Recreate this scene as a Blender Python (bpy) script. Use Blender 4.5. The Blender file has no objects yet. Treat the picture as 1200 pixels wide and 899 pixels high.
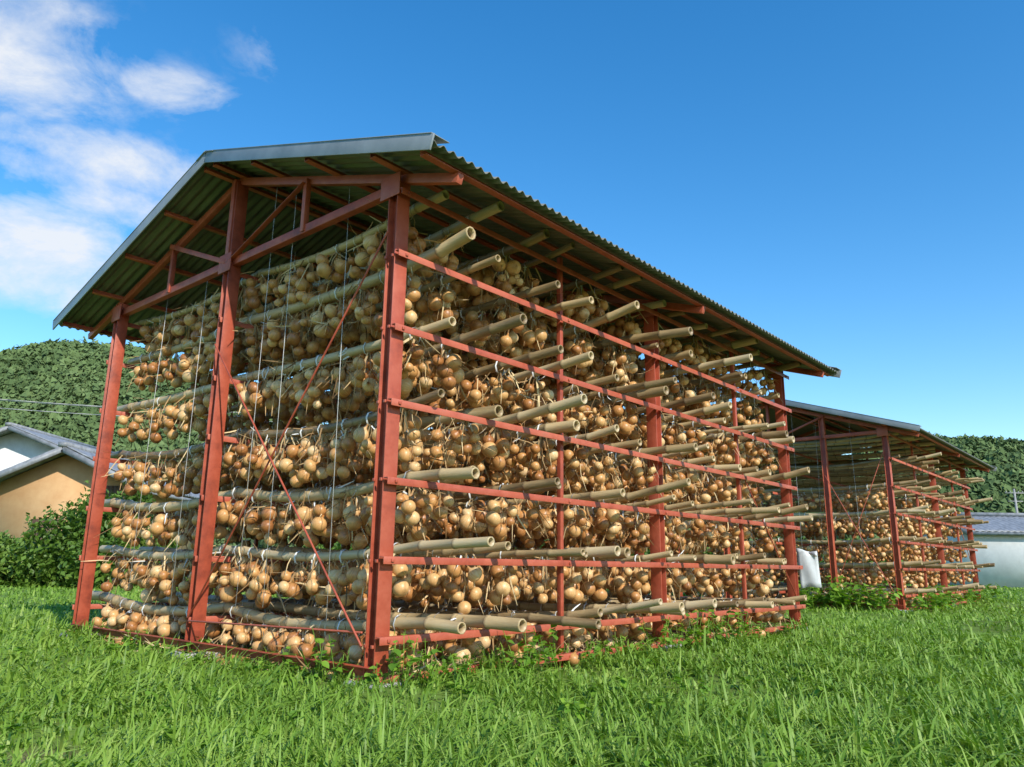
import bpy, math, random, bmesh
import numpy as np
from mathutils import Vector, Matrix, Euler
rng=np.random.default_rng(7)
random.seed(7)
scene=bpy.context.scene
col=scene.collection
R=math.radians

# ------------------------------------------------------------ helpers
def new_mesh_obj(name,V,Fs,mat,attr=None,smooth=False,parent=None,loc=(0,0,0),rot=0.0):
    me=bpy.data.meshes.new(name)
    V=np.asarray(V,dtype=np.float32)
    me.vertices.add(len(V)); me.vertices.foreach_set('co',V.ravel())
    li=[];ls=[];lt=[];off=0
    for F in Fs:
        F=np.asarray(F,dtype=np.int32)
        if len(F)==0: continue
        k=F.shape[1]
        li.append(F.ravel()); ls.append(off+np.arange(len(F),dtype=np.int32)*k); lt.append(np.full(len(F),k,dtype=np.int32)); off+=F.size
    li=np.concatenate(li);ls=np.concatenate(ls);lt=np.concatenate(lt)
    me.loops.add(len(li)); me.loops.foreach_set('vertex_index',li)
    me.polygons.add(len(ls)); me.polygons.foreach_set('loop_start',ls); me.polygons.foreach_set('loop_total',lt)
    if smooth: me.polygons.foreach_set('use_smooth',np.ones(len(ls),dtype=bool))
    if attr is not None:
        a=me.attributes.new('col','FLOAT_COLOR','POINT')
        A=np.ones((len(V),4),dtype=np.float32); A[:,:3]=attr
        a.data.foreach_set('color',A.ravel())
    me.update(calc_edges=True)
    me.materials.append(mat)
    ob=bpy.data.objects.new(name,me); col.objects.link(ob)
    ob.location=loc; ob.rotation_euler=(0,0,rot)
    if parent: ob.parent=parent
    return ob

def inst(tv,tf,M,T):
    n=len(tv);N=len(T)
    V=np.einsum('nij,kj->nki',M,tv)+T[:,None,:]
    F=(tf[None,:,:]+(np.arange(N)*n)[:,None,None]).reshape(-1,tf.shape[1])
    return V.reshape(-1,3),F

def basis(d,spin):
    d=d/np.linalg.norm(d,axis=1,keepdims=True)
    ref=np.tile(np.array([[1.,0.,0.]]),(len(d),1)); ref[np.abs(d[:,0])>.9]=[0,1,0]
    x=np.cross(ref,d); x/=np.linalg.norm(x,axis=1,keepdims=True)
    y=np.cross(d,x)
    c=np.cos(spin)[:,None]; s=np.sin(spin)[:,None]
    X=x*c+y*s; Y=-x*s+y*c
    return np.stack([X,Y,d],axis=2)

class Acc:
    def __init__(s): s.v=[];s.f={};s.a=[]
    def add(s,verts,faces,attr=None):
        o=len(s.v); s.v.extend([tuple(p) for p in verts])
        s.a.extend([attr or (0.5,0,0)]*len(verts))
        for f in faces: s.f.setdefault(len(f),[]).append([i+o for i in f])
    def make(s,name,mat,smooth=False,parent=None,loc=(0,0,0),rot=0.0,bevel=0):
        ob=new_mesh_obj(name,s.v,[s.f[k] for k in s.f],mat,np.array(s.a),smooth,parent,loc,rot)
        if bevel:
            b=ob.modifiers.new('bevel','BEVEL'); b.width=bevel; b.segments=2; b.limit_method='ANGLE'
        return ob

def frame_axes(p0,p1,up=(0,0,1)):
    d=(Vector(p1)-Vector(p0)).normalized(); u=Vector(up)
    if abs(d.dot(u))>.98: u=Vector((0,1,0))
    r=d.cross(u).normalized(); u=r.cross(d).normalized()
    return d,r,u
def sweep(acc,p0,p1,prof,up=(0,0,1),rnd=None):
    d,r,u=frame_axes(p0,p1,up)
    p0=Vector(p0);p1=Vector(p1);n=len(prof)
    vs=[p0+r*a+u*b for a,b in prof]+[p1+r*a+u*b for a,b in prof]
    fs=[[i,(i+1)%n,n+(i+1)%n,n+i] for i in range(n)]+[list(range(n))[::-1],list(range(n,2*n))]
    acc.add(vs,fs,(random.random() if rnd is None else rnd,0,0))
def boxp(w,h): return [(-w/2,-h/2),(w/2,-h/2),(w/2,h/2),(-w/2,h/2)]
def Lp(w,h,t=.006): return [(-w/2,-h/2),(w/2,-h/2),(w/2,-h/2+t),(-w/2+t,-h/2+t),(-w/2+t,h/2),(-w/2,h/2)]
def Hp(w,h,t=.008):
    a=w/2;b=h/2
    return [(-a,-b),(-a+t,-b),(-a+t,-t/2),(a-t,-t/2),(a-t,-b),(a,-b),(a,b),(a-t,b),(a-t,t/2),(-a+t,t/2),(-a+t,b),(-a,b)]
def box(acc,c,s,rnd=None):
    x,y,z=c;sweep(acc,(x,y,z-s[2]/2),(x,y,z+s[2]/2),[(-s[0]/2,-s[1]/2),(s[0]/2,-s[1]/2),(s[0]/2,s[1]/2),(-s[0]/2,s[1]/2)],rnd=rnd,up=(0,1,0))

# ------------------------------------------------------------ materials
def mat_new(name):
    m=bpy.data.materials.new(name); m.use_nodes=True
    nt=m.node_tree; nt.nodes.clear()
    return m,nt,nt.nodes,nt.links
def N(ns,t,**k):
    n=ns.new(t)
    for a,b in k.items():
        if a in n.inputs.keys(): n.inputs[a].default_value=b
        else: setattr(n,a,b)
    return n
def ramp(ns,stops):
    r=ns.new('ShaderNodeValToRGB'); e=r.color_ramp.elements
    while len(e)<len(stops): e.new(.5)
    for i,(p,c) in enumerate(stops): e[i].position=p; e[i].color=(c[0],c[1],c[2],1)
    return r
def simple_mat(name,stops,scale=6,rough=.6,bump=.2,bscale=None,metal=0,coord='Object',attr_mix=0,stretch=None,detail=4,spec=.5,node_bore_dark=False):
    m,nt,ns,lk=mat_new(name)
    out=N(ns,'ShaderNodeOutputMaterial'); p=N(ns,'ShaderNodeBsdfPrincipled'); p.inputs['Roughness'].default_value=rough; p.inputs['Metallic'].default_value=metal
    p.inputs['Specular IOR Level'].default_value=spec
    tc=N(ns,'ShaderNodeTexCoord'); src=tc.outputs[coord]
    if stretch:
        mp=N(ns,'ShaderNodeMapping'); mp.inputs['Scale'].default_value=stretch; lk.new(src,mp.inputs[0]); src=mp.outputs[0]
    nz=N(ns,'ShaderNodeTexNoise',Scale=scale,Detail=detail,Roughness=.65); lk.new(src,nz.inputs['Vector'])
    fac=nz.outputs['Fac']
    if attr_mix:
        at=N(ns,'ShaderNodeAttribute',attribute_name='col'); sp=N(ns,'ShaderNodeSeparateColor'); lk.new(at.outputs['Color'],sp.inputs[0])
        mx=N(ns,'ShaderNodeMix'); mx.inputs[0].default_value=attr_mix; lk.new(fac,mx.inputs[2]); lk.new(sp.outputs[0],mx.inputs[3]); fac=mx.outputs[0]
    r=ramp(ns,stops); lk.new(fac,r.inputs[0]); colr=r.outputs[0]
    if node_bore_dark:
        md=N(ns,'ShaderNodeMix',data_type='RGBA'); lk.new(sp.outputs[1],md.inputs[0]); lk.new(colr,md.inputs[6]); md.inputs[7].default_value=(.16,.11,.06,1); colr=md.outputs[2]
    lk.new(colr,p.inputs['Base Color'])
    if bump:
        n2=N(ns,'ShaderNodeTexNoise',Scale=bscale or scale*6,Detail=2); lk.new(src,n2.inputs['Vector'])
        b=N(ns,'ShaderNodeBump',Strength=bump,Distance=.01); lk.new(n2.outputs['Fac'],b.inputs['Height']); lk.new(b.outputs[0],p.inputs['Normal'])
    lk.new(p.outputs[0],out.inputs[0]); return m
def leaf_mat(name,stops,trans=.35,rough=.5,patch=0.25,pscale=.8,spec=.4):
    m,nt,ns,lk=mat_new(name)
    out=N(ns,'ShaderNodeOutputMaterial'); p=N(ns,'ShaderNodeBsdfPrincipled'); p.inputs['Roughness'].default_value=rough; p.inputs['Specular IOR Level'].default_value=spec
    at=N(ns,'ShaderNodeAttribute',attribute_name='col'); sp=N(ns,'ShaderNodeSeparateColor'); lk.new(at.outputs['Color'],sp.inputs[0])
    tc=N(ns,'ShaderNodeTexCoord'); nz=N(ns,'ShaderNodeTexNoise',Scale=pscale,Detail=3); lk.new(tc.outputs['Object'],nz.inputs['Vector'])
    mx=N(ns,'ShaderNodeMix'); mx.inputs[0].default_value=patch; lk.new(sp.outputs[0],mx.inputs[2]); lk.new(nz.outputs['Fac'],mx.inputs[3])
    r=ramp(ns,stops); lk.new(mx.outputs[0],r.inputs[0]); lk.new(r.outputs[0],p.inputs['Base Color'])
    if trans<=0:
        lk.new(p.outputs[0],out.inputs[0]); return m
    t=N(ns,'ShaderNodeBsdfTranslucent'); hs=N(ns,'ShaderNodeHueSaturation',Saturation=1.1,Value=1.3); lk.new(r.outputs[0],hs.inputs['Color']); lk.new(hs.outputs[0],t.inputs[0])
    ms=N(ns,'ShaderNodeMixShader'); ms.inputs[0].default_value=trans; lk.new(p.outputs[0],ms.inputs[1]); lk.new(t.outputs[0],ms.inputs[2]); lk.new(ms.outputs[0],out.inputs[0])
    return m

M_red=simple_mat('red_oxide_paint',[(.22,(.19,.035,.02)),(.42,(.40,.075,.036)),(.66,(.50,.12,.065)),(.8,(.34,.12,.07))],scale=7,rough=.5,bump=.15,attr_mix=.25)
M_roof=simple_mat('roof_sheet',[(.3,(.11,.112,.095)),(.7,(.20,.20,.17))],scale=3,rough=.55,bump=0,stretch=(6,1,1))
M_trim=simple_mat('roof_trim_metal',[(.3,(.18,.20,.215)),(.7,(.30,.32,.34))],scale=3,rough=.4,bump=0,metal=.1)
M_bamboo=simple_mat('bamboo',[(.2,(.15,.095,.045)),(.42,(.37,.26,.125)),(.62,(.54,.40,.21)),(.8,(.50,.41,.26))],scale=4,rough=.45,bump=.12,attr_mix=.5,stretch=(6,1,6),node_bore_dark=True)
M_bdark=simple_mat('bamboo_hollow_shade',[(.3,(.06,.04,.022)),(.7,(.16,.11,.06))],scale=9,bump=0)  # dark tone paints the shade inside the open pole ends
M_string=simple_mat('white_twine',[(.3,(.6,.6,.58)),(.7,(.78,.78,.76))],scale=9,rough=.7,bump=0)
M_dry=leaf_mat('dry_onion_leaf',[(.1,(.19,.105,.04)),(.45,(.45,.28,.12)),(.9,(.70,.54,.30))],trans=0,rough=.8,patch=.2)
M_grass=leaf_mat('grass_blade',[(0,(.06,.12,.016)),(.28,(.13,.235,.025)),(.58,(.21,.35,.04)),(.88,(.34,.46,.09)),(.96,(.50,.42,.22))],trans=.28,rough=.5,patch=.4,pscale=1.1)
M_weed=leaf_mat('weed_leaf',[(0,(.08,.18,.022)),(.5,(.17,.33,.03)),(1,(.30,.46,.055))],trans=.3,rough=.45)
M_hedge=leaf_mat('hedge_leaf',[(0,(.04,.085,.014)),(.5,(.11,.20,.025)),(1,(.28,.37,.07))],trans=.2,patch=.4,pscale=.7)
M_wood_s=simple_mat('forest_soil',[(.3,(.03,.055,.018)),(.7,(.06,.10,.03))],scale=.05,bump=0,rough=1)
M_forest=leaf_mat('forest_crowns',[(0,(.045,.075,.03)),(.35,(.085,.13,.05)),(.65,(.14,.20,.075)),(1,(.24,.28,.13))],trans=.0,rough=.95,patch=.55,pscale=.03,spec=.05)  # greens greyed and cooled, a slight distance haze put into the colour

def onion_mat():
    m,nt,ns,lk=mat_new('onion_skin')
    out=N(ns,'ShaderNodeOutputMaterial'); p=N(ns,'ShaderNodeBsdfPrincipled'); p.inputs['Roughness'].default_value=.4
    at=N(ns,'ShaderNodeAttribute',attribute_name='col'); sp=N(ns,'ShaderNodeSeparateColor'); lk.new(at.outputs['Color'],sp.inputs[0])
    cb=N(ns,'ShaderNodeCombineXYZ')
    m1=N(ns,'ShaderNodeMath',operation='MULTIPLY'); m1.inputs[1].default_value=14; lk.new(sp.outputs[1],m1.inputs[0])
    m2=N(ns,'ShaderNodeMath',operation='MULTIPLY'); m2.inputs[1].default_value=1.6; lk.new(sp.outputs[2],m2.inputs[0])
    m3=N(ns,'ShaderNodeMath',operation='MULTIPLY'); m3.inputs[1].default_value=97; lk.new(sp.outputs[0],m3.inputs[0])
    lk.new(m1.outputs[0],cb.inputs[0]);lk.new(m2.outputs[0],cb.inputs[1]);lk.new(m3.outputs[0],cb.inputs[2])
    nz=N(ns,'ShaderNodeTexNoise',Scale=1.6,Detail=3,Roughness=.65); lk.new(cb.outputs[0],nz.inputs['Vector'])
    mx=N(ns,'ShaderNodeMix'); mx.inputs[0].default_value=.5; lk.new(nz.outputs['Fac'],mx.inputs[2]); lk.new(sp.outputs[0],mx.inputs[3])
    r=ramp(ns,[(.15,(.21,.07,.022)),(.32,(.42,.18,.055)),(.5,(.60,.31,.105)),(.68,(.70,.43,.18)),(.85,(.78,.60,.36))]); lk.new(mx.outputs[0],r.inputs[0])
    rr=ramp(ns,[(0,(.3,.22,.14)),(.09,(.95,.9,.85)),(.14,(1,1,1)),(.7,(1,1,1)),(.82,(.6,.45,.3))]); lk.new(sp.outputs[2],rr.inputs[0])
    mu=N(ns,'ShaderNodeMix',data_type='RGBA',blend_type='MULTIPLY'); mu.inputs[0].default_value=.85
    lk.new(r.outputs[0],mu.inputs[6]); lk.new(rr.outputs[0],mu.inputs[7]); lk.new(mu.outputs[2],p.inputs['Base Color'])
    lk.new(p.outputs[0],out.inputs[0]); return m
M_onion=onion_mat()

def ground_mat():
    m,nt,ns,lk=mat_new('grassy_ground')
    out=N(ns,'ShaderNodeOutputMaterial'); p=N(ns,'ShaderNodeBsdfPrincipled'); p.inputs['Roughness'].default_value=.95; p.inputs['Specular IOR Level'].default_value=.1
    tc=N(ns,'ShaderNodeTexCoord')
    n1=N(ns,'ShaderNodeTexNoise',Scale=.35,Detail=6,Roughness=.7); lk.new(tc.outputs['Object'],n1.inputs['Vector'])
    n2=N(ns,'ShaderNodeTexNoise',Scale=14,Detail=4,Roughness=.8); lk.new(tc.outputs['Object'],n2.inputs['Vector'])
    mx=N(ns,'ShaderNodeMix'); mx.inputs[0].default_value=.5; lk.new(n1.outputs['Fac'],mx.inputs[2]); lk.new(n2.outputs['Fac'],mx.inputs[3])
    r=ramp(ns,[(.32,(.08,.07,.03)),(.42,(.11,.145,.03)),(.52,(.15,.24,.04)),(.64,(.23,.32,.065)),(.72,(.30,.26,.12))]); lk.new(mx.outputs[0],r.inputs[0])
    at=N(ns,'ShaderNodeAttribute',attribute_name='col'); sp=N(ns,'ShaderNodeSeparateColor'); lk.new(at.outputs['Color'],sp.inputs[0])
    r2=ramp(ns,[(.35,(.09,.06,.035)),(.65,(.22,.16,.09))]); lk.new(n2.outputs['Fac'],r2.inputs[0])
    m2=N(ns,'ShaderNodeMix',data_type='RGBA'); lk.new(sp.outputs[0],m2.inputs[0]); lk.new(r.outputs[0],m2.inputs[6]); lk.new(r2.outputs[0],m2.inputs[7])
    lk.new(m2.outputs[2],p.inputs['Base Color'])
    lk.new(p.outputs[0],out.inputs[0]); return m
M_ground=ground_mat()

# ------------------------------------------------------------ camera
h=.636; pitch=math.atan(.2369)
cam_d=bpy.data.cameras.new('camera'); cam=bpy.data.objects.new('camera',cam_d); col.objects.link(cam)
cam_d.sensor_width=36; cam_d.lens=27; cam_d.clip_end=5000; cam_d.clip_start=.05
cam.matrix_world=Matrix.Translation((0,0,h))@Matrix.Rotation(math.pi/2+pitch,4,'X')@Matrix.Rotation(.0128,4,'Z')
scene.camera=cam

# ------------------------------------------------------------ light
el=R(35); sx,sy=.54,-.84; hl=math.hypot(sx,sy); sx/=hl; sy/=hl
S=Vector((sx*math.cos(el),sy*math.cos(el),math.sin(el)))
sd=bpy.data.lights.new('sun','SUN'); sd.energy=5.0; sd.angle=R(.5); sd.color=(1,.94,.84)
so=bpy.data.objects.new('sun',sd); col.objects.link(so); so.rotation_euler=S.to_track_quat('Z','Y').to_euler(); so.location=(5,-10,20)

w=bpy.data.worlds.new('World'); scene.world=w; w.use_nodes=True
nt=w.node_tree; ns=nt.nodes; lk=nt.links; ns.clear()
out=N(ns,'ShaderNodeOutputWorld'); bg=N(ns,'ShaderNodeBackground'); bg.inputs['Strength'].default_value=.15
sky=N(ns,'ShaderNodeTexSky'); sky.sky_type='NISHITA'; sky.sun_disc=False; sky.sun_elevation=el; sky.sun_rotation=math.atan2(sx,sy)
sky.air_density=1.15; sky.dust_density=.1; sky.ozone_density=2.4
hs=N(ns,'ShaderNodeHueSaturation',Saturation=1.38,Value=1.5); lk.new(sky.outputs[0],hs.inputs['Color'])
geo=N(ns,'ShaderNodeTexCoord'); D=geo.outputs['Generated']
def math_(op,a,b=None):
    n=N(ns,'ShaderNodeMath',operation=op)
    for i,x in enumerate((a,b)):
        if x is None: continue
        if isinstance(x,(int,float)): n.inputs[i].default_value=x
        else: lk.new(x,n.inputs[i])
    return n.outputs[0]
def dirpix(x,y):
    dx=x-600;dy=y-449.5;xp=dx+.0128*dy;yp=dy-.0128*dx;u=xp/900;v=-yp/900
    return Vector((u,math.cos(pitch)-math.sin(pitch)*v,math.sin(pitch)+math.cos(pitch)*v)).normalized()
nz=N(ns,'ShaderNodeTexNoise',Scale=9.5,Detail=9,Roughness=.63); nz.inputs['Distortion'].default_value=.25
mp=N(ns,'ShaderNodeMapping'); mp.inputs['Scale'].default_value=(1,1,1.7); mp.inputs['Rotation'].default_value=(.0,.25,0); lk.new(D,mp.inputs[0]); lk.new(mp.outputs[0],nz.inputs['Vector'])
tot=None
for (x,y,rx,ry,am) in [(20,65,.10,.06,.85),(70,20,.06,.03,.5),(205,106,.06,.026,.85),(-20,178,.15,.024,.8),(130,188,.11,.03,.85),(50,285,.13,.06,1.05),(110,240,.09,.035,.7),(85,330,.07,.04,.8),(-200,150,.2,.1,.9),(310,65,.04,.03,.3)]:
    c=dirpix(x,y); hv=Vector((c.y,-c.x,0)).normalized(); vv=hv.cross(c).normalized()
    def dot(vec):
        n=N(ns,'ShaderNodeVectorMath',operation='DOT_PRODUCT'); lk.new(D,n.inputs[0]); n.inputs[1].default_value=vec; return n.outputs['Value']
    a=math_('DIVIDE',dot(hv),rx); b=math_('DIVIDE',dot(vv),ry)
    q=math_('ADD',math_('MULTIPLY',a,a),math_('MULTIPLY',b,b))
    mk=math_('MULTIPLY',math_('EXPONENT',math_('MULTIPLY',q,-1.0)),am)
    mk=math_('MULTIPLY',mk,math_('GREATER_THAN',dot(c),0.3))
    tot=mk if tot is None else math_('MAXIMUM',tot,mk)
den=math_('ADD',math_('MULTIPLY',tot,1.0),math_('MULTIPLY',math_('SUBTRACT',nz.outputs['Fac'],.5),2.4))
den=math_('MULTIPLY',math_('SUBTRACT',den,.2),1.05)
den=math_('MULTIPLY',math_('MINIMUM',math_('MAXIMUM',den,0),.92),math_('MINIMUM',math_('MULTIPLY',tot,2.5),1))
mx=N(ns,'ShaderNodeMix',data_type='RGBA'); lk.new(den,mx.inputs[0]); lk.new(hs.outputs[0],mx.inputs[6]); mx.inputs[7].default_value=(5.9,6.1,6.4,1)
lk.new(mx.outputs[2],bg.inputs[0]); lk.new(bg.outputs[0],out.inputs[0])
scene.view_settings.view_transform='Standard'; scene.view_settings.look='None'; scene.view_settings.exposure=0

# ------------------------------------------------------------ shed geometry
LA=math.atan2(.7563,.6542)
def roofz(t): return 3.745-.328*(2-t) if t<2 else 3.745-.29*(t-2)
S0,S1=-.296,6.27; TR,TL=-.60,4.83
RAILS=[2.455,1.99,1.54,1.09,.655,.232]

def lathe(prof,n):
    m=len(prof); v=[];a=[]
    for i,(r,z) in enumerate(prof):
        for j in range(n):
            th=2*math.pi*j/n; v.append((r*math.cos(th),r*math.sin(th),z)); a.append((0,abs(2*j/n-1),(z+1)/2.6))
    f=[[i*n+j,i*n+(j+1)%n,(i+1)*n+(j+1)%n,(i+1)*n+j] for i in range(m-1) for j in range(n)]
    return np.array(v),np.array(f),np.array(a)
ON_HI=lathe([(.04,-.90),(.30,-.87),(.62,-.70),(.90,-.38),(1.0,0),(.93,.35),(.68,.66),(.38,.84),(.19,1.02),(.12,1.5)],14)
ON_LO=lathe([(.05,-.9),(.62,-.70),(1.0,-.05),(.70,.66),(.2,.98),(.12,1.4)],8)
RB=(np.array([(-.5,0,0),(.5,0,0),(-.5,.12,.35),(.5,.12,.35),(-.4,.05,.7),(.4,.05,.7),(-.15,0,1),(.15,0,1)],float),np.array([[0,1,3,2],[2,3,5,4],[4,5,7,6]]))
M_stone=simple_mat('footing_stone',[(.3,(.34,.33,.31)),(.7,(.5,.49,.47))],scale=9,rough=.9)

def build_shed(N0,gposts,name,rich):
    root=bpy.data.objects.new(name,None); col.objects.link(root); root.location=(N0[0],N0[1],0); root.rotation_euler=(0,0,LA)
    fr=Acc(); ft=Acc()
    for s in (0,3.02,5.96):
        for t in (gposts if s!=3.02 else (0,4)):
            top=roofz(t)-.14 if t not in (2,) else 2.93
            sweep(fr,(s,t,-.02),(s,t,top),Hp(.085,.10),up=(1,0,0) if s<1 else (0,1,0))
            box(fr,(s,t,.028),(.16,.16,.012)); box(ft,(s+.01,t,-.02),(.26,.26,.08))
    ft.make('footing_stones',M_stone,parent=root,bevel=.012)
    for s in (1.637,4.67):
        for t in (-.01,4.0): sweep(fr,(s,t,-.05),(s,t,roofz(t)-.1),Lp(.035,.035,.005),up=(1,0,0))
    for s in (0,3.02,5.96):
        sweep(fr,(s,-.02,2.93),(s,4.02,2.93),Lp(.055,.06))
        sweep(fr,(s+.012,2,3.745-.10),(s+.012,TR+.08,roofz(TR+.08)-.10),boxp(.045,.06))
        sweep(fr,(s+.012,2,3.745-.10),(s+.012,TL-.08,roofz(TL-.08)-.10),boxp(.045,.06))
        sweep(fr,(s-.03,2,2.88),(s-.03,2,3.64),Lp(.05,.05),up=(1,0,0))
        for t in (1,3):
            sweep(fr,(s-.02,t,2.91),(s-.02,t,roofz(t)-.1),Lp(.04,.04),up=(1,0,0))
            sweep(fr,(s-.045,2,2.93),(s-.045,t,roofz(t)-.12),Lp(.04,.04))
        for t in (0,4,2):
            box(fr,(s-.06,t+(0 if t==2 else (.02 if t==0 else -.02)),2.92),(.006,.18,.15))
    for t in (-.5,-.05,.65,1.35,1.93,2.07,2.7,3.4,4.05,4.7):
        sweep(fr,(S0+.03,t,roofz(t)-.045),(S1-.03,t,roofz(t)-.045),Lp(.05,.05))
    for z in RAILS+[.03,2.86]:
        for t in (-.075,2.0,4.075):
            if z<.1 and t==2.0: continue
            sweep(fr,(-.06,t,z),(6.06,t,z),Lp(.036,.042,.006),up=(0,0,-1))
            if t==-.075:
                for s in (0,1.637,3.02,4.67,5.96): box(fr,(s+.0,t-.021,z),(.018,.012,.018))
    for s in (-.05,5.99): sweep(fr,(s,-.05,.07),(s,4.05,.07),Lp(.04,.05),up=(0,0,-1))
    for z in np.arange(.2,2.8,.45):
        for dt in (-.03,.03): box(fr,(-.058,dt,z),(.012,.018,.018))
    def rod(p,q,r=.007):
        sweep(fr,p,q,[(r*math.cos(a),r*math.sin(a)) for a in np.arange(6)*math.pi/3])
    g=gposts[1]
    rod((-.06,.02,2.62),(-.06,g,.25)); rod((-.075,g,2.25),(-.075,.04,.2)); rod((-.068,g-.02,.23),(-.068,.05,.27))
    rod((4.67,-.05,1.6),(5.96,-.05,.3))
    fr.make('steel_frame',M_red,parent=root,bevel=.0018)
    for nm,ta,tb in (('roof_sheet_near',TR,2.0),('roof_sheet_far',2.0,TL)):
        n=int((S1-S0)/.076*10); s=np.linspace(S0,S1,n); zz=.013*np.sin((s-S0)/.076*2*math.pi)
        ts=np.linspace(ta,tb,7); V=[]
        for t in ts: V.append(np.stack([s,np.full(n,t),zz+roofz(t)+.0],1))
        V=np.concatenate(V); idx=np.arange(n-1)
        F=np.concatenate([np.stack([i*n+idx,i*n+idx+1,(i+1)*n+idx+1,(i+1)*n+idx],1) for i in range(6)])
        o=new_mesh_obj(nm,V,[F],M_roof,None,True,root)
        so_=o.modifiers.new('sol','SOLIDIFY'); so_.thickness=.004
    tr=Acc()
    for s,sg in ((S0-.012,1),(S1+.012,-1)):
        for ta in (TR-.02,TL+.02):
            q0=(s,2,roofz(2)-.012); q1=(s,ta,roofz(ta)-.012)
            sweep(tr,q0,q1,boxp(.012,.095))
            sweep(tr,(s+sg*.06,2,roofz(2)+.039),(s+sg*.06,ta,roofz(ta)+.039),boxp(.14,.006))
    for sg in (-1,1):
        d=.13
        sweep(tr,(S0-.03,2+sg*d/2,3.745+.03-.3*d/2),(S1+.03,2+sg*d/2,3.745+.03-.3*d/2),boxp(d,.006),up=(0,.3*sg,1))
    tr.make('roof_trim',M_trim,parent=root,bevel=.002)
    pv=[];pf=[];pa=[];o=0; ev=[];ef=[];eo=0
    bund=[]
    sides=10
    tiers=[2.86]+RAILS
    for ti,rz in enumerate(tiers):
        k=0; s=.22
        while s<5.85:
            r0=random.uniform(.028,.043)
            zc=rz+.021+r0+random.uniform(0,.03)*(ti>0)
            over=random.choice([random.uniform(.14,.3),random.uniform(.2,.45),random.uniform(.4,.66)]) if ti>0 else random.uniform(.15,.38)
            overl=random.uniform(.1,.35)
            skew=random.uniform(-.15,.15); sag=random.uniform(.01,.05)*(1 if k else 1.8)
            if k==0: skew=abs(skew)*-.3
            t0,t1=-over,4.05+overl
            nseg=int((t1-t0)/.26); 
            path=[];rad=[];nd=[]
            flip=random.random()<.5
            dz=random.uniform(-.03,.09)
            for i in range(nseg+1):
                tt=t0+(t1-t0)*i/nseg
                sgn=1-((tt%2.0)-1)**2 if 0<tt<4 else 0
                c=np.array([s+skew*(tt-2)/2.5,tt,zc-sag*sgn+dz*(-(min(tt,0)))*2])
                rr=r0*(1-.22*(i/nseg if flip else 1-i/nseg))
                for dd,f in ((-.014,.98),(-.005,1.12),(.005,1.12),(.014,.98)):
                    if (i==0 and dd<0) or (i==nseg and dd>0): continue
                    path.append(c+np.array([0,dd,0])); rad.append(rr*f if 0<i<nseg else rr); nd.append(.6 if f>1 and 0<i<nseg else 0)
            path=[path[0]+np.array([0,.05,0]),path[0]]+path+[path[-1],path[-1]-np.array([0,.05,0])]
            rad=[rad[0]*.72,rad[0]*.78]+rad+[rad[-1]*.78,rad[-1]*.72]; nd=[.8,0]+nd+[0,.8]  # inner end rings darkened as well, shade painted into the bore
            P=np.array(path);Rr=np.array(rad); th=np.arange(sides)*2*math.pi/sides
            ring=P[:,None,:]+Rr[:,None,None]*np.stack([np.cos(th),np.zeros(sides),np.sin(th)],1)[None]
            V=ring.reshape(-1,3); m=len(P)
            ii,jj=np.meshgrid(np.arange(m-1),np.arange(sides),indexing='ij')
            F=np.stack([ii*sides+jj,ii*sides+(jj+1)%sides,(ii+1)*sides+(jj+1)%sides,(ii+1)*sides+jj],-1).reshape(-1,4)
            A_=np.zeros((len(V),3)); A_[:,0]=random.random(); A_[:,1]=np.repeat(nd,sides)
            pv.append(V);pf.append(F+o);o+=len(V);pa.append(A_)
            for e in (0,m-1):
                ev.append(ring[e]); ef.append(np.arange(sides)+eo); eo+=sides
            t=random.uniform(.07,.17)
            while t<3.93:
                emp = (not rich) and (ti<2 or (ti==2 and random.random()<.5))
                if not emp and (s<1.7 or t<1.2 or (t>3.3) or random.random()<(.7 if rich else .3)):
                    sgn=1-((t%2.0)-1)**2
                    bund.append((s+skew*(t-2)/2.5,t,zc-sag*sgn,r0,ti,s))
                t+=random.uniform(.18,.28) if rich else random.uniform(.24,.34)
                if random.random()<.08: t+=.12
            s+=random.uniform(.39,.47); k+=1
    new_mesh_obj('bamboo_poles',np.concatenate(pv),[np.concatenate(pf)],M_bamboo,np.concatenate(pa),True,root)
    new_mesh_obj('pole_end_shade_discs',np.concatenate(ev),[np.array(ef)],M_bdark,None,False,root)  # inset end discs, coloured dark to stand for shade in the hollow
    hi=[];lo=[];rib=[];tie=[]
    for (bs,bt,bz,r0,ti,s) in bund:
        front = rich and (bs<.95 or bt<.75)
        last = ti==6
        n=random.randint(5,9) if rich else random.randint(5,7)
        full=random.uniform(.6,1.2)
        asym=random.uniform(-.035,.035); big=random.uniform(.92,1.08)
        for q in range(n):
            lv=q/(n-1)
            drop=(.10+.205*lv*full+random.uniform(-.022,.022))
            if last: drop*=.74
            ph=q*2.4+random.uniform(-.6,.6)
            rad=(.062+.022*math.sin(math.pi*lv))*random.uniform(.6,1.2)
            if q==n-1: rad*=.5
            px=bs+asym+rad*math.cos(ph)*1.1; py=bt+rad*math.sin(ph)*.95; pz=bz-drop
            rr=random.uniform(.040,.058)*big
            if random.random()<.14: rr*=.75
            d=np.array([(bs-px)*1.5,(bt-py)*1.5,.13])+rng.normal(0,.055,3)
            (hi if front else lo).append((px,py,pz,rr,d[0],d[1],d[2],random.random()))
            if front:
                top=np.array([bs,bt,bz-.01]); bot=np.array([px,py,pz])+d/np.linalg.norm(d)*rr*1.3
                dd=top-bot; rib.append((*bot,*dd,np.linalg.norm(dd)*1.05,random.uniform(.008,.018),random.random()))
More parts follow.
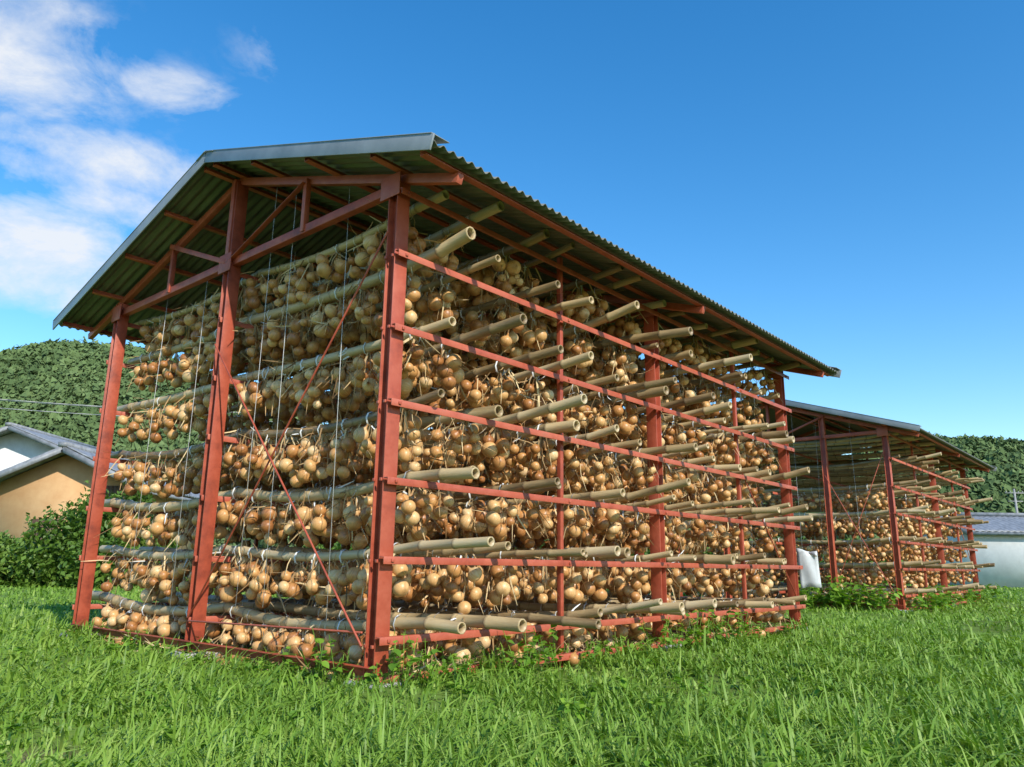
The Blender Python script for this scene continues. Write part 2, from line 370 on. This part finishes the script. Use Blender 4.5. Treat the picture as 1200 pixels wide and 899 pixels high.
        if front or (rich and random.random()<.3):
            for q in range(random.randint(12,20)):
                a=random.uniform(0,6.28); st=np.array([bs+.07*math.cos(a),bt+.07*math.sin(a),bz-random.uniform(-.03,.24)])
                dd=np.array([math.cos(a)*.6+random.uniform(-.4,.4),math.sin(a)*.6+random.uniform(-.4,.4),random.uniform(-2.4,.2)])
                l=random.uniform(.07,.26); 
                if last: l*=.6
                rib.append((*st,*dd,l,random.uniform(.003,.011),random.random()))
        tie.append((bs,bt,bz,r0))
    ohold=bpy.data.objects.new('hanging_onions',None); col.objects.link(ohold); ohold.location=root.location; ohold.rotation_euler=root.rotation_euler
    if rich:
        for i in range(30):
            if random.random()<.6: a_,b_=random.uniform(.1,5.9),random.uniform(-.16,.1)
            else: a_,b_=random.uniform(-.05,.15),random.uniform(.1,3.9)
            hi.append((a_,b_,.01,random.uniform(.035,.05),random.uniform(-1,1),random.uniform(-1,1),random.uniform(0,.6),random.random()))
        for i in range(1500):
            if random.random()<.5: a_,b_=random.uniform(.0,6),random.uniform(-.1,.5)
            else: a_,b_=random.uniform(-.1,.6),random.uniform(0,4)
            rib.append((a_,b_,random.uniform(-.02,.05),random.uniform(-1,1),random.uniform(-1,1),random.uniform(-.1,.5),random.uniform(.05,.16),random.uniform(.004,.01),random.random()))
    def onions(lst,tmpl,nm):
        if not lst: return
        A=np.array(lst); M=basis(A[:,4:7],rng.uniform(0,6.28,len(A)))
        sc=np.stack([A[:,3]*rng.uniform(.93,1.06,len(A)),A[:,3]*rng.uniform(.93,1.06,len(A)),A[:,3]*rng.uniform(.84,1.1,len(A))],1)
        M=M*sc[:,None,:]
        V,F=inst(tmpl[0],tmpl[1],M,A[:,:3]); at=np.tile(tmpl[2],(len(A),1)); at[:,0]=np.repeat(A[:,7],len(tmpl[0]))
        new_mesh_obj(nm,V,[F],M_onion,at,True,ohold)
    onions(hi,ON_HI,'onion_bulbs_front'); onions(lo,ON_LO,'onion_bulbs_inner')
    if rib:
        A=np.array(rib); M=basis(A[:,3:6],rng.uniform(0,6.28,len(A))); sc=np.stack([A[:,7],A[:,6]*.6,A[:,6]],1); M=M*sc[:,None,:]
        V,F=inst(RB[0],RB[1],M,A[:,:3]); at=np.zeros((len(V),3)); at[:,0]=np.repeat(A[:,8],8)
        new_mesh_obj('dry_leaves',V,[F],M_dry,at,False,ohold)
    T=np.array(tie); nS=8; th=np.arange(nS)*2*math.pi/nS
    ringv=np.concatenate([np.stack([np.cos(th),np.full(nS,-.004),np.sin(th)-.15],1),np.stack([np.cos(th),np.full(nS,.004),np.sin(th)-.15],1)])
    ringf=np.array([[j,(j+1)%nS,nS+(j+1)%nS,nS+j] for j in range(nS)])
    M=np.zeros((len(T),3,3)); M[:,0,0]=T[:,3]*1.2;M[:,1,1]=1.0;M[:,2,2]=T[:,3]*1.3; M[:,0,1]=rng.uniform(-1,1,len(T))
    V1,F1=inst(ringv,ringf,M,T[:,:3])
    k=np.repeat(np.arange(len(T)),3); k=k[rng.random(len(k))<.65]
    st=T[k,:3]+np.stack([rng.normal(0,.025,len(k)),rng.normal(0,.015,len(k)),T[k,3]*rng.uniform(-2.4,1.1,len(k))],1)
    dd=np.stack([rng.normal(0,.7,len(k)),rng.normal(0,.5,len(k)),rng.uniform(-1.5,.5,len(k))],1)
    M=basis(dd,rng.uniform(0,6.28,len(k))); ln=rng.uniform(.05,.14,len(k)); M=M*np.stack([np.full(len(k),.010),ln,ln],1)[:,None,:]
    V2,F2=inst(RB[0],RB[1],M,st)
    new_mesh_obj('twine_ties',np.concatenate([V1,V2]),[np.concatenate([F1,F2+len(V1)])],M_string,None,False,ohold)
    sa=Acc()
    for t,s,za,zb in ((.55,.06,3.2,.3),(1.2,.03,3.35,.35),(1.55,.04,3.45,.3),(2.5,.05,2.95,.3),(3.2,.03,2.95,.4),(1.45,.9,3.4,2.3),(2.4,.8,3.4,2.4)):
        sweep(sa,(s,t,zb),(s+random.uniform(-.02,.02),t+random.uniform(-.06,.06),za),boxp(.0025,.0025))
    sa.make('support_strings',M_string,parent=root)
    return root

shed1=build_shed((-.717,4.4),(0,1.99,4),'onion_drying_shed',True)
shed2=build_shed((6.34,12.87),(0,1.03,2.97,4),'onion_drying_shed',False)

def loc(s,t,z=0,N0=(-.717,4.4)): return np.array([N0[0]+s*.6542-t*.7563,N0[1]+s*.7563+t*.6542,z])

ns_=9; g=[(i/(ns_-1),j/(ns_-1)) for j in range(ns_) for i in range(ns_)]
base=loc(6.09,-.05)
V=[(base[0]+.2*a-.03*b,base[1]-.08*a+.012*math.sin(a*7+b*3),.42+.45*b+.03*a+.01*math.sin(a*5)-(.12*a if b>.9 else 0)) for a,b in g]
F=[[j*ns_+i,j*ns_+i+1,(j+1)*ns_+i+1,(j+1)*ns_+i] for j in range(ns_-1) for i in range(ns_-1)]
M_sheet=simple_mat('white_vinyl',[(.3,(.5,.52,.52)),(.7,(.68,.7,.7))],scale=5,rough=.5,bump=.1)
o=new_mesh_obj('white_plastic_sheet',V,[F],M_sheet,None,True)
o.modifiers.new('s','SOLIDIFY').thickness=.006

# ------------------------------------------------------------ ground
def st(x,y,N0=(-.717,4.4)):
    dx=x-N0[0];dy=y-N0[1]; return dx*.6542+dy*.7563,-dx*.7563+dy*.6542
def gz(x,y): return .018*np.sin(x*2.1+y*.7)+.015*np.sin(y*2.7-x*1.3+1)+.01*np.sin(x*5.3+y*4.1)-.02
rad=np.concatenate([[0],np.geomspace(.6,1800,190)]); na=260; th=np.linspace(0,2*math.pi,na,endpoint=False)
X=rad[:,None]*np.cos(th);Y=rad[:,None]*np.sin(th); Z=gz(X,Y)*np.clip(1-rad[:,None]/40,0,1)-.01
V=np.stack([X,Y,Z],-1).reshape(-1,3); ii,jj=np.meshgrid(np.arange(len(rad)-1),np.arange(na),indexing='ij')
F=np.stack([ii*na+jj,(ii+1)*na+jj,(ii+1)*na+(jj+1)%na,ii*na+(jj+1)%na],-1).reshape(-1,4)
soil=np.zeros(len(V))
for N0 in ((-.717,4.4),(6.34,12.87)):
    s,t=st(V[:,0],V[:,1],N0); dist=np.maximum(np.maximum(-s,s-6),np.maximum(-t,t-4)); soil=np.maximum(soil,np.clip(.5-dist*3,0,1))
soil=np.maximum(soil,np.exp(-(((V[:,0]+1.62)/.25)**2+((V[:,1]-2.95)/.2)**2)))
A=np.zeros((len(V),3)); A[:,0]=soil
new_mesh_obj('ground',V,[F],M_ground,A,True)

# ------------------------------------------------------------ grass
def hmap(x,y):
    return (np.sin(x*1.7+np.sin(y*1.3)*1.5)*np.sin(y*2.1+1.3*np.sin(x*.9))+.6*np.sin(x*4.3+y*3.1+2*np.sin(y*2.2))*np.sin(y*5.1-x*1.7))/1.6
def grass(nb,r0,r1,hw,segs):
    r=np.exp(rng.uniform(math.log(r0),math.log(r1),nb)); a=rng.uniform(-hw,hw,nb)+math.pi/2
    x=r*np.cos(a);y=r*np.sin(a)
    cx=np.round(x/.13)*.13+.05*np.sin(x*40);cy=np.round(y/.13)*.13+.05*np.sin(y*37)
    pull=rng.uniform(0,.6,nb)*(r<9); x=x+(cx-x)*pull; y=y+(cy-y)*pull
    keep=np.ones(nb,bool)
    H=hmap(x,y); edge=np.zeros(nb)
    keep&=~((H<-.3)&(rng.random(nb)<.6))
    bare=np.exp(-(((x+1.62)/.25)**2+((y-2.95)/.2)**2))+.6*np.exp(-(((x-.0)/.3)**2+((y-2.75)/.1)**2))+.5*np.exp(-(((x-1.2)/.2)**2+((y-3.3)/.12)**2))
    keep&=rng.random(nb)>bare*.85
    for N0 in ((-.717,4.4),(6.34,12.87)):
        s,t=st(x,y,N0)
        ins=(s>.05)&(s<5.95)&(t>.05)&(t<3.95); keep&=~(ins&(rng.random(nb)<.95))
        dist=np.maximum(np.maximum(-s,s-6),np.maximum(-t,t-4)); edge=np.maximum(edge,np.exp(-((dist-.15)/.3)**2))
    clump=(np.sin(x*6.1+y*3)*np.sin(y*5.3-x*2.2)>.5)
    L=rng.gamma(5,1/5,nb)*(.064+.036*H)*(1+edge*np.where(clump,1.3,-.15)*rng.uniform(.3,1,nb))
    tall=rng.random(nb)<.04; L=np.where(tall,L*2.1,L); L=np.clip(L,.02,.27)
    W=(.0038+.0012*np.clip(r,0,30))*rng.uniform(.5,1.8,nb)
    hd=rng.uniform(0,2*math.pi,nb); hd=np.where(rng.random(nb)<.3,rng.normal(2.2,.9,nb),hd)
    B=rng.beta(2.4,1.8,nb)*1.3
    x,y,L,W,hd,B,H,r,bare=[q[keep] for q in (x,y,L,W,hd,B,H,r,bare)]; nb=len(x)
    dirx,diry=np.cos(hd),np.sin(hd); px,py=-diry,dirx
    fr=[0,.4,.75,1.0] if segs==3 else [0,.55,1.0]
    base=gz(x,y)*np.clip(1-r/40,0,1)-.012
    vs=[];at=[]
    rn=np.clip(rng.beta(1.9,1.9,nb)*.9+.18*H+.03,0,.94); rn=np.where(rng.random(nb)<.07+.6*bare+.09*(H<-.25),1.0,rn)
    for i,f in enumerate(fr):
        off=L*B*f**1.9; zz=base+L*(f*(1-.45*B*f))
        cx=x+dirx*off; cy=y+diry*off
        if i<len(fr)-1:
            ww=W*(1-.45*f)/2
            vs.append(np.stack([cx-px*ww,cy-py*ww,zz],1)); vs.append(np.stack([cx+px*ww,cy+py*ww,zz+W*.25],1)); at+=[f,f]
        else: vs.append(np.stack([cx,cy,zz],1)); at.append(f)
    k=len(vs); V=np.stack(vs,1).reshape(-1,3)
    A=np.zeros((nb,k,3)); A[:,:,0]=rn[:,None]; A[:,:,1]=np.array(at)[None]
    b=np.arange(nb)[:,None]*k
    Q=[b+np.array([[2*i,2*i+1,2*i+3,2*i+2]]) for i in range(segs-1)]
    T=b+np.array([[k-3,k-2,k-1]])
    return V,np.concatenate(Q),T,A.reshape(-1,3)
gh=bpy.data.objects.new('grass',None); col.objects.link(gh)
V,Q,T,A=grass(180000,1.6,8,R(46),3); new_mesh_obj('grass_blades_near',V,[Q,T],M_grass,A,False,gh)
V,Q,T,A=grass(120000,8,55,R(44),2); new_mesh_obj('grass_blades_far',V,[Q,T],M_grass,A,False,gh)

# ------------------------------------------------------------ weeds
LEAF=(np.array([(0,0,0),(.28,.12,.04),(.42,.42,.07),(.22,.8,.02),(0,1.05,-.06),(-.22,.8,.02),(-.42,.42,.07),(-.28,.12,.04),(0,.45,-.03)],float),
      np.array([[8,0,1],[8,1,2],[8,2,3],[8,3,4],[8,4,5],[8,5,6],[8,6,7],[8,7,0]]))
def rotm(yaw,pit,roll):
    cy,sy_=np.cos(yaw),np.sin(yaw);cp,sp_=np.cos(pit),np.sin(pit);cr,sr=np.cos(roll),np.sin(roll)
    z=np.zeros_like(yaw);o=np.ones_like(yaw)
    Rz=np.stack([np.stack([cy,-sy_,z],1),np.stack([sy_,cy,z],1),np.stack([z,z,o],1)],1)
    Rx=np.stack([np.stack([o,z,z],1),np.stack([z,cp,-sp_],1),np.stack([z,sp_,cp],1)],1)
    Ry=np.stack([np.stack([cr,z,sr],1),np.stack([z,o,z],1),np.stack([-sr,z,cr],1)],1)
    return np.einsum('nij,njk,nkl->nil',Rz,Rx,Ry)
def weeds(name,spots,hgt=.22,nl=14,ls=.045):
    P=[];St=Acc()
    for (x,y,sc) in spots:
        for q in range(3):
            ax=x+random.uniform(-.06,.06)*sc;ay=y+random.uniform(-.06,.06)*sc
            lean=Vector((random.uniform(-.5,.5),random.uniform(-.5,.5),1)).normalized(); Ls=hgt*sc*random.uniform(.5,1.1)
            tip=Vector((ax,ay,0))+lean*Ls
            sweep(St,(ax,ay,-.05),tuple(tip),boxp(.003,.003))
            for k in range(nl//3+1):
                f=random.uniform(.25,1); p=Vector((ax,ay,0))+lean*Ls*f; P.append((p.x,p.y,p.z,ls*random.uniform(.6,1.3)*(.7+.3*sc)))
    A=np.array(P);n=len(A); M=rotm(rng.uniform(0,6.28,n),rng.uniform(-.7,.5,n),rng.uniform(-.5,.5,n))*A[:,3][:,None,None]
    V,F=inst(LEAF[0],LEAF[1],M,A[:,:3]); at=np.zeros((len(V),3)); at[:,0]=np.repeat(rng.random(n),9)
    root=bpy.data.objects.new(name,None); col.objects.link(root)
    new_mesh_obj('leaves',V,[F],M_weed,at,False,root); St.make('stems',M_weed,parent=root)
sp=[]
for i in range(44):
    s=random.uniform(-.1,6.1); t=random.uniform(-.4,.05); p=loc(s,t); sp.append((p[0],p[1],random.uniform(.35,.85)))
for i in range(24):
    t=random.uniform(-.1,4.1); s=random.uniform(-.3,.05); p=loc(s,t); sp.append((p[0],p[1],random.uniform(.3,.75)))
for c in ((.9,-.3),(1.0,-.25),(1.15,-.33),(.02,-.14),(.1,-.2),(-.12,.25),(3.7,-.3),(3.9,-.35),(3.6,-.25),(2.6,-.25),(3.3,-.2),(3.0,-.2),(3.2,-.28)):
    p=loc(*c); sp+= [(p[0],p[1],1.3)]*2
for i in range(130):
    r_=math.exp(random.uniform(math.log(2.4),math.log(9)));a_=random.uniform(-.62,.62); sp.append((r_*math.sin(a_),r_*math.cos(a_),random.uniform(.22,.4)))
weeds('weed_plants',sp)
sp=[]
for i in range(60):
    s=random.uniform(-.6,.1);t=random.gauss(.9,.4);p=loc(s,t,0,(6.34,12.87)); sp.append((p[0],p[1],random.uniform(.8,1.7)))
for i in range(40):
    s=random.uniform(-.2,6);t=random.uniform(-.5,0);p=loc(s,t,0,(6.34,12.87)); sp.append((p[0],p[1],random.uniform(.5,1.4)))
weeds('weed_plants',sp,hgt=.35,ls=.08)

# ------------------------------------------------------------ leafy masses
LF2=(np.array([(0,-.5,0),(.3,0,.08),(0,.5,0),(-.3,0,.08)],float),np.array([[0,1,2],[0,2,3]]))
def foliage(name,lumps,nleaf,size,mat,parent=None):
    Ls=np.array(lumps); w_=Ls[:,3]*Ls[:,5]; pick=rng.choice(len(Ls),nleaf,p=w_/w_.sum()); L_=Ls[pick]
    d=rng.normal(0,1,(nleaf,3)); d/=np.linalg.norm(d,axis=1,keepdims=True)
    rr=rng.uniform(.55,1.12,nleaf)**.6*(1+.22*np.sin(d[:,0]*7+pick)*np.sin(d[:,2]*6+d[:,1]*5+pick))
    P=L_[:,:3]+d*L_[:,3:6]*rr[:,None]; P[:,2]=np.maximum(P[:,2],.05)
    M=rotm(rng.uniform(0,6.28,nleaf),rng.uniform(-1.2,1.2,nleaf),rng.uniform(-1,1,nleaf))*(size*rng.uniform(.6,1.4,nleaf))[:,None,None]
    V,F=inst(LF2[0],LF2[1],M,P); at=np.zeros((len(V),3)); 
    lumpr=rng.uniform(-.25,.25,len(Ls))[pick]; at[:,0]=np.repeat(np.clip(rng.beta(2,2,nleaf)+lumpr,0,1),4)
    return new_mesh_obj(name,V,[F],mat,at,False,parent)
lm=[]
x=-19
while x<-9.2:
    zt=1.2+.2*math.sin(x*1.3)+random.uniform(-.2,.2)
    if x<-11.6: zt=random.uniform(.9,1.35)
    if -11.4<x<-9.8: zt=random.uniform(1.6,2.3)
    lm.append((x,random.uniform(19,20.5),zt*.45,random.uniform(.5,.9),.8,zt*.55)); x+=random.uniform(.3,.5)
    lm.append((x+random.uniform(-.3,.3),20.4,zt*.85,random.uniform(.25,.5),.5,zt*.35))
foliage('hedge',lm,42000,.14,M_hedge)
lm=[]
for i in range(60):
    x=random.uniform(-12,34); lm.append((x,random.uniform(44,50),random.uniform(.6,1.2),random.uniform(1.2,2.4),1.5,random.uniform(.9,1.9)))
foliage('distant_shrubs',lm,18000,.35,M_hedge)

# ------------------------------------------------------------ hills
ctrl_a=np.array([-2.2,-1.2,-.75,-.66,-.56,-.48,-.35,-.15,.1,.3,.45,.55,.62,.7,.85,1.2,2.0])
ctrl_b=np.array([.10,.19,.242,.246,.238,.226,.19,.14,.10,.11,.14,.152,.150,.138,.115,.09,.05])
def hill(x,y):
    a=x/np.maximum(y,1); b=np.interp(a,ctrl_a,ctrl_b); u=np.clip((y-105)/115,0,1); f=np.sin(u*math.pi/2)**1.3
    back=np.clip(1-(y-220)/200,0,1)
    rid=1+.025*np.sin(x*.05+1)+.02*np.sin(x*.13)+.012*np.sin(x*.31+y*.1)
    return 220*b*f*rid*back+ (5.5*np.sin(x*.045+y*.03)+3.5*np.sin(x*.11-y*.06))*f*(1-u**4) + .3*u
gx=np.linspace(-480,440,230); gy=np.linspace(100,420,80); X,Y=np.meshgrid(gx,gy,indexing='ij'); Z=hill(X,Y)-.6
V=np.stack([X,Y,Z],-1).reshape(-1,3); m_=len(gy); ii,jj=np.meshgrid(np.arange(len(gx)-1),np.arange(m_-1),indexing='ij')
F=np.stack([ii*m_+jj,(ii+1)*m_+jj,(ii+1)*m_+jj+1,ii*m_+jj+1],-1).reshape(-1,4)
hr=bpy.data.objects.new('hills',None); col.objects.link(hr)
new_mesh_obj('hill_terrain',V,[F],M_wood_s,None,True,hr)
def crown(nf):
    d=rng.normal(0,1,(nf,3)); d/=np.linalg.norm(d,axis=1,keepdims=True); d[:,2]=np.abs(d[:,2])*1.0-.15
    ph=rng.uniform(0,6,3); rr=rng.uniform(.72,1.08,nf)*(1+.2*np.sin(d[:,0]*5+ph[0])*np.sin(d[:,1]*5+ph[1]))
    P=d*rr[:,None]; b=basis(d+rng.normal(0,.32,(nf,3)),rng.uniform(0,6.28,nf))*rng.uniform(.16,.32,nf)[:,None,None]
    tri=np.array([(-.9,-.5,0),(.9,-.5,.1),(.1,1,-.1)]); V,F=inst(tri,np.array([[0,1,2]]),b,P); return V,F
nc=11500
yy=rng.uniform(108,232,nc*6)**1.0; xx=rng.uniform(-1.15,1.1,nc*6)*yy
aa=xx/yy; keep=((aa>-.8)&(aa<-.38))|((aa>.46)&(aa<.8))|(rng.random(nc*6)<.12); xx=xx[keep][:nc];yy=yy[keep][:nc]; nc=len(xx)
sc=rng.uniform(.9,2.3,nc)*(.75+yy/320); zz=hill(xx,yy)+sc*.1
allV=[];allF=[];allA=[];oo=0
for var in range(6):
    cv,cf=crown(90)
    s_=slice(var,None,6); n=len(xx[s_]); M=rotm(rng.uniform(0,6.28,n),rng.uniform(-.2,.2,n),rng.uniform(-.2,.2,n))*sc[s_][:,None,None]
    M[:,2,:]*=rng.uniform(.8,1.4,n)[:,None]
    V,F=inst(cv,cf,M,np.stack([xx[s_],yy[s_],zz[s_]],1)); at=np.zeros((len(V),3)); at[:,0]=np.repeat(rng.beta(2,2,n),len(cv))+np.repeat(rng.normal(0,.09,len(V)//3),3)
    allV.append(V);allF.append(F+oo);allA.append(at);oo+=len(V)
new_mesh_obj('forest_trees',np.concatenate(allV),[np.concatenate(allF)],M_forest,np.clip(np.concatenate(allA),0,1),False,hr)

# ------------------------------------------------------------ buildings
M_tan=simple_mat('tan_plaster',[(.3,(.55,.30,.13)),(.7,(.66,.41,.20))],scale=1.5,rough=.9,bump=.1)
M_white=simple_mat('white_wall',[(.3,(.62,.62,.6)),(.7,(.76,.76,.74))],scale=2,rough=.8,bump=.05)
M_tile=simple_mat('grey_roof_tile',[(.3,(.15,.155,.16)),(.7,(.31,.32,.34))],scale=5,rough=.5,bump=.1)
M_brown=simple_mat('brown_wood',[(.3,(.09,.05,.03)),(.7,(.16,.09,.05))],scale=5,rough=.7,stretch=(8,8,1))
M_glass=simple_mat('window_glass',[(.3,(.02,.03,.035)),(.7,(.04,.05,.06))],scale=2,rough=.08,bump=0)
def gable_house(name,lx,ly,rot,w,l,wh,rise,wall,roof,oh=.6,windows=(),doors=(),boards=()):
    root=bpy.data.objects.new(name,None); col.objects.link(root); root.location=(lx,ly,0); root.rotation_euler=(0,0,rot)
    a=Acc(); hw=w/2
    pr=[(-hw,-.2),(hw,-.2),(hw,wh),(0,wh+rise),(-hw,wh)]
    vs=[(x,0,z) for x,z in pr]+[(x,l,z) for x,z in pr]
    a.add(vs,[[0,1,2,3,4],[9,8,7,6,5]]+[[i,5+i,5+(i+1)%5,(i+1)%5] for i in range(5)])
    a.make('walls',wall,parent=root)
    sl=rise/hw
    for sg in (-1,1):
        n=int((l+2*oh)/.27*6); y=np.linspace(-oh,l+oh,n); zz=.035*np.abs(np.sin((y)/.27*math.pi))
        rows=14; V=[]
        for i in range(rows):
            f=i/(rows-1); x=(hw+oh)*f; V.append(np.stack([np.full(n,sg*x),y,zz+wh+rise+.1-sl*x-.012*(i%2)],1))
        V=np.concatenate(V); idx=np.arange(n-1); F=np.concatenate([np.stack([i*n+idx,i*n+idx+1,(i+1)*n+idx+1,(i+1)*n+idx],1) for i in range(rows-1)])
        o=new_mesh_obj('roof_tiles',V,[F],roof,None,False,root); o.modifiers.new('s','SOLIDIFY').thickness=.05
    b=Acc()
    for sg in (-1,1):
        for y in (-oh,l+oh): sweep(b,(0,y,wh+rise+.0),(sg*(hw+oh),y,wh+rise-sl*(hw+oh)),boxp(.05,.2))
        sweep(b,(sg*(hw+oh),-oh,wh+rise-sl*(hw+oh)+.0),(sg*(hw+oh),l+oh,wh+rise-sl*(hw+oh)),boxp(.05,.12))
    sweep(b,(0,-oh-.05,wh+rise+.16),(0,l+oh+.05,wh+rise+.16),boxp(.3,.16))
    b.make('ridge_and_bargeboards',roof,parent=root)
    c=Acc();g=Acc()
    for (x,z,ww,hh) in windows:
        for dx in (-ww/2,0,ww/2): box(c,(x+dx,-.03,z),(.06,.06,hh))
        for dz in (-hh/2,hh/2): box(c,(x,-.035,z+dz),(ww+.1,.07,.06))
        box(g,(x,-.008,z),(ww,.012,hh))
    for (x,ww,hh) in doors: box(c,(x,-.03,hh/2),(ww,.05,hh))
    for (x,z,ww,hh) in boards:
        k=int(ww/.14)
        for i in range(k): box(c,(x-ww/2+(i+.5)*ww/k,-.02-.004*(i%2),z),(ww/k-.012,.03,hh))
    if windows or doors or boards: c.make('frames_and_doors',M_brown,parent=root)
    if windows: g.make('window_panes',M_glass,parent=root)
    return root
gable_house('plastered_house',-15.45,27,0,4.8,7,3.25,1.1,M_tan,M_tile,oh=.7,boards=[(1.45,2.75,.85,.85)],doors=[(-.6,.9,2)])
gable_house('tiled_house',-24.6,38,0,11.5,9,4.7,2.2,M_white,M_tile,oh=.9,windows=[(-2,3,1.6,1.1),(2.6,3,1.6,1.1)],doors=[(0,.9,2)])
gable_house('white_warehouse',30.8,36,R(90),5,11,2.3,.75,M_white,M_tile,oh=.3)
wd=Acc(); 
for x in (1.8,4.8,7.8): box(wd,(-2.53,x,1.35),(.05,1.3,.8))
wd.make('window_shutters',M_tile,parent=bpy.data.objects['white_warehouse'])

M_conc=simple_mat('pole_concrete',[(.3,(.25,.25,.24)),(.7,(.36,.35,.34))],scale=4,rough=.9)
def upole(x,y,hh):
    root=bpy.data.objects.new('utility_pole',None); col.objects.link(root); root.location=(x,y,0)
    a=Acc(); n=10
    vs=[((.16 if k==0 else .09)*math.cos(i*2*math.pi/n),(.16 if k==0 else .09)*math.sin(i*2*math.pi/n),k*hh) for k in (0,1) for i in range(n)]
    a.add(vs,[[i,(i+1)%n,n+(i+1)%n,n+i] for i in range(n)]+[list(range(n,2*n))])
    box(a,(0,0,hh-.4),(1.8,.09,.09)); box(a,(0,0,hh-1.2),(1.4,.09,.09))
    for d in (-.8,-.4,.4,.8): box(a,(d,0,hh-.28),(.07,.07,.16))
    a.make('pole_and_crossarms',M_conc,parent=root)
upole(-62,70,16.5); upole(49,75,8.5); upole(-8,75,15.5)
wa=Acc()
def wire(p,q,sag,r=.03):
    prev=None
    for i in range(21):
        f=i/20; c=Vector(p).lerp(Vector(q),f); c.z-=sag*4*f*(1-f)
        if prev is not None: sweep(wa,tuple(prev),tuple(c),boxp(2*r,2*r))
        prev=c
for dz,dx in ((-.28,-.8),(-.28,.8),(-1.1,.4)):
    wire((-62+dx,70,16.5+dz),(-8+dx,75,15.5+dz),.9)
wa.make('power_lines',simple_mat('cable',[(.3,(.3,.3,.3)),(.7,(.45,.45,.45))],bump=0))
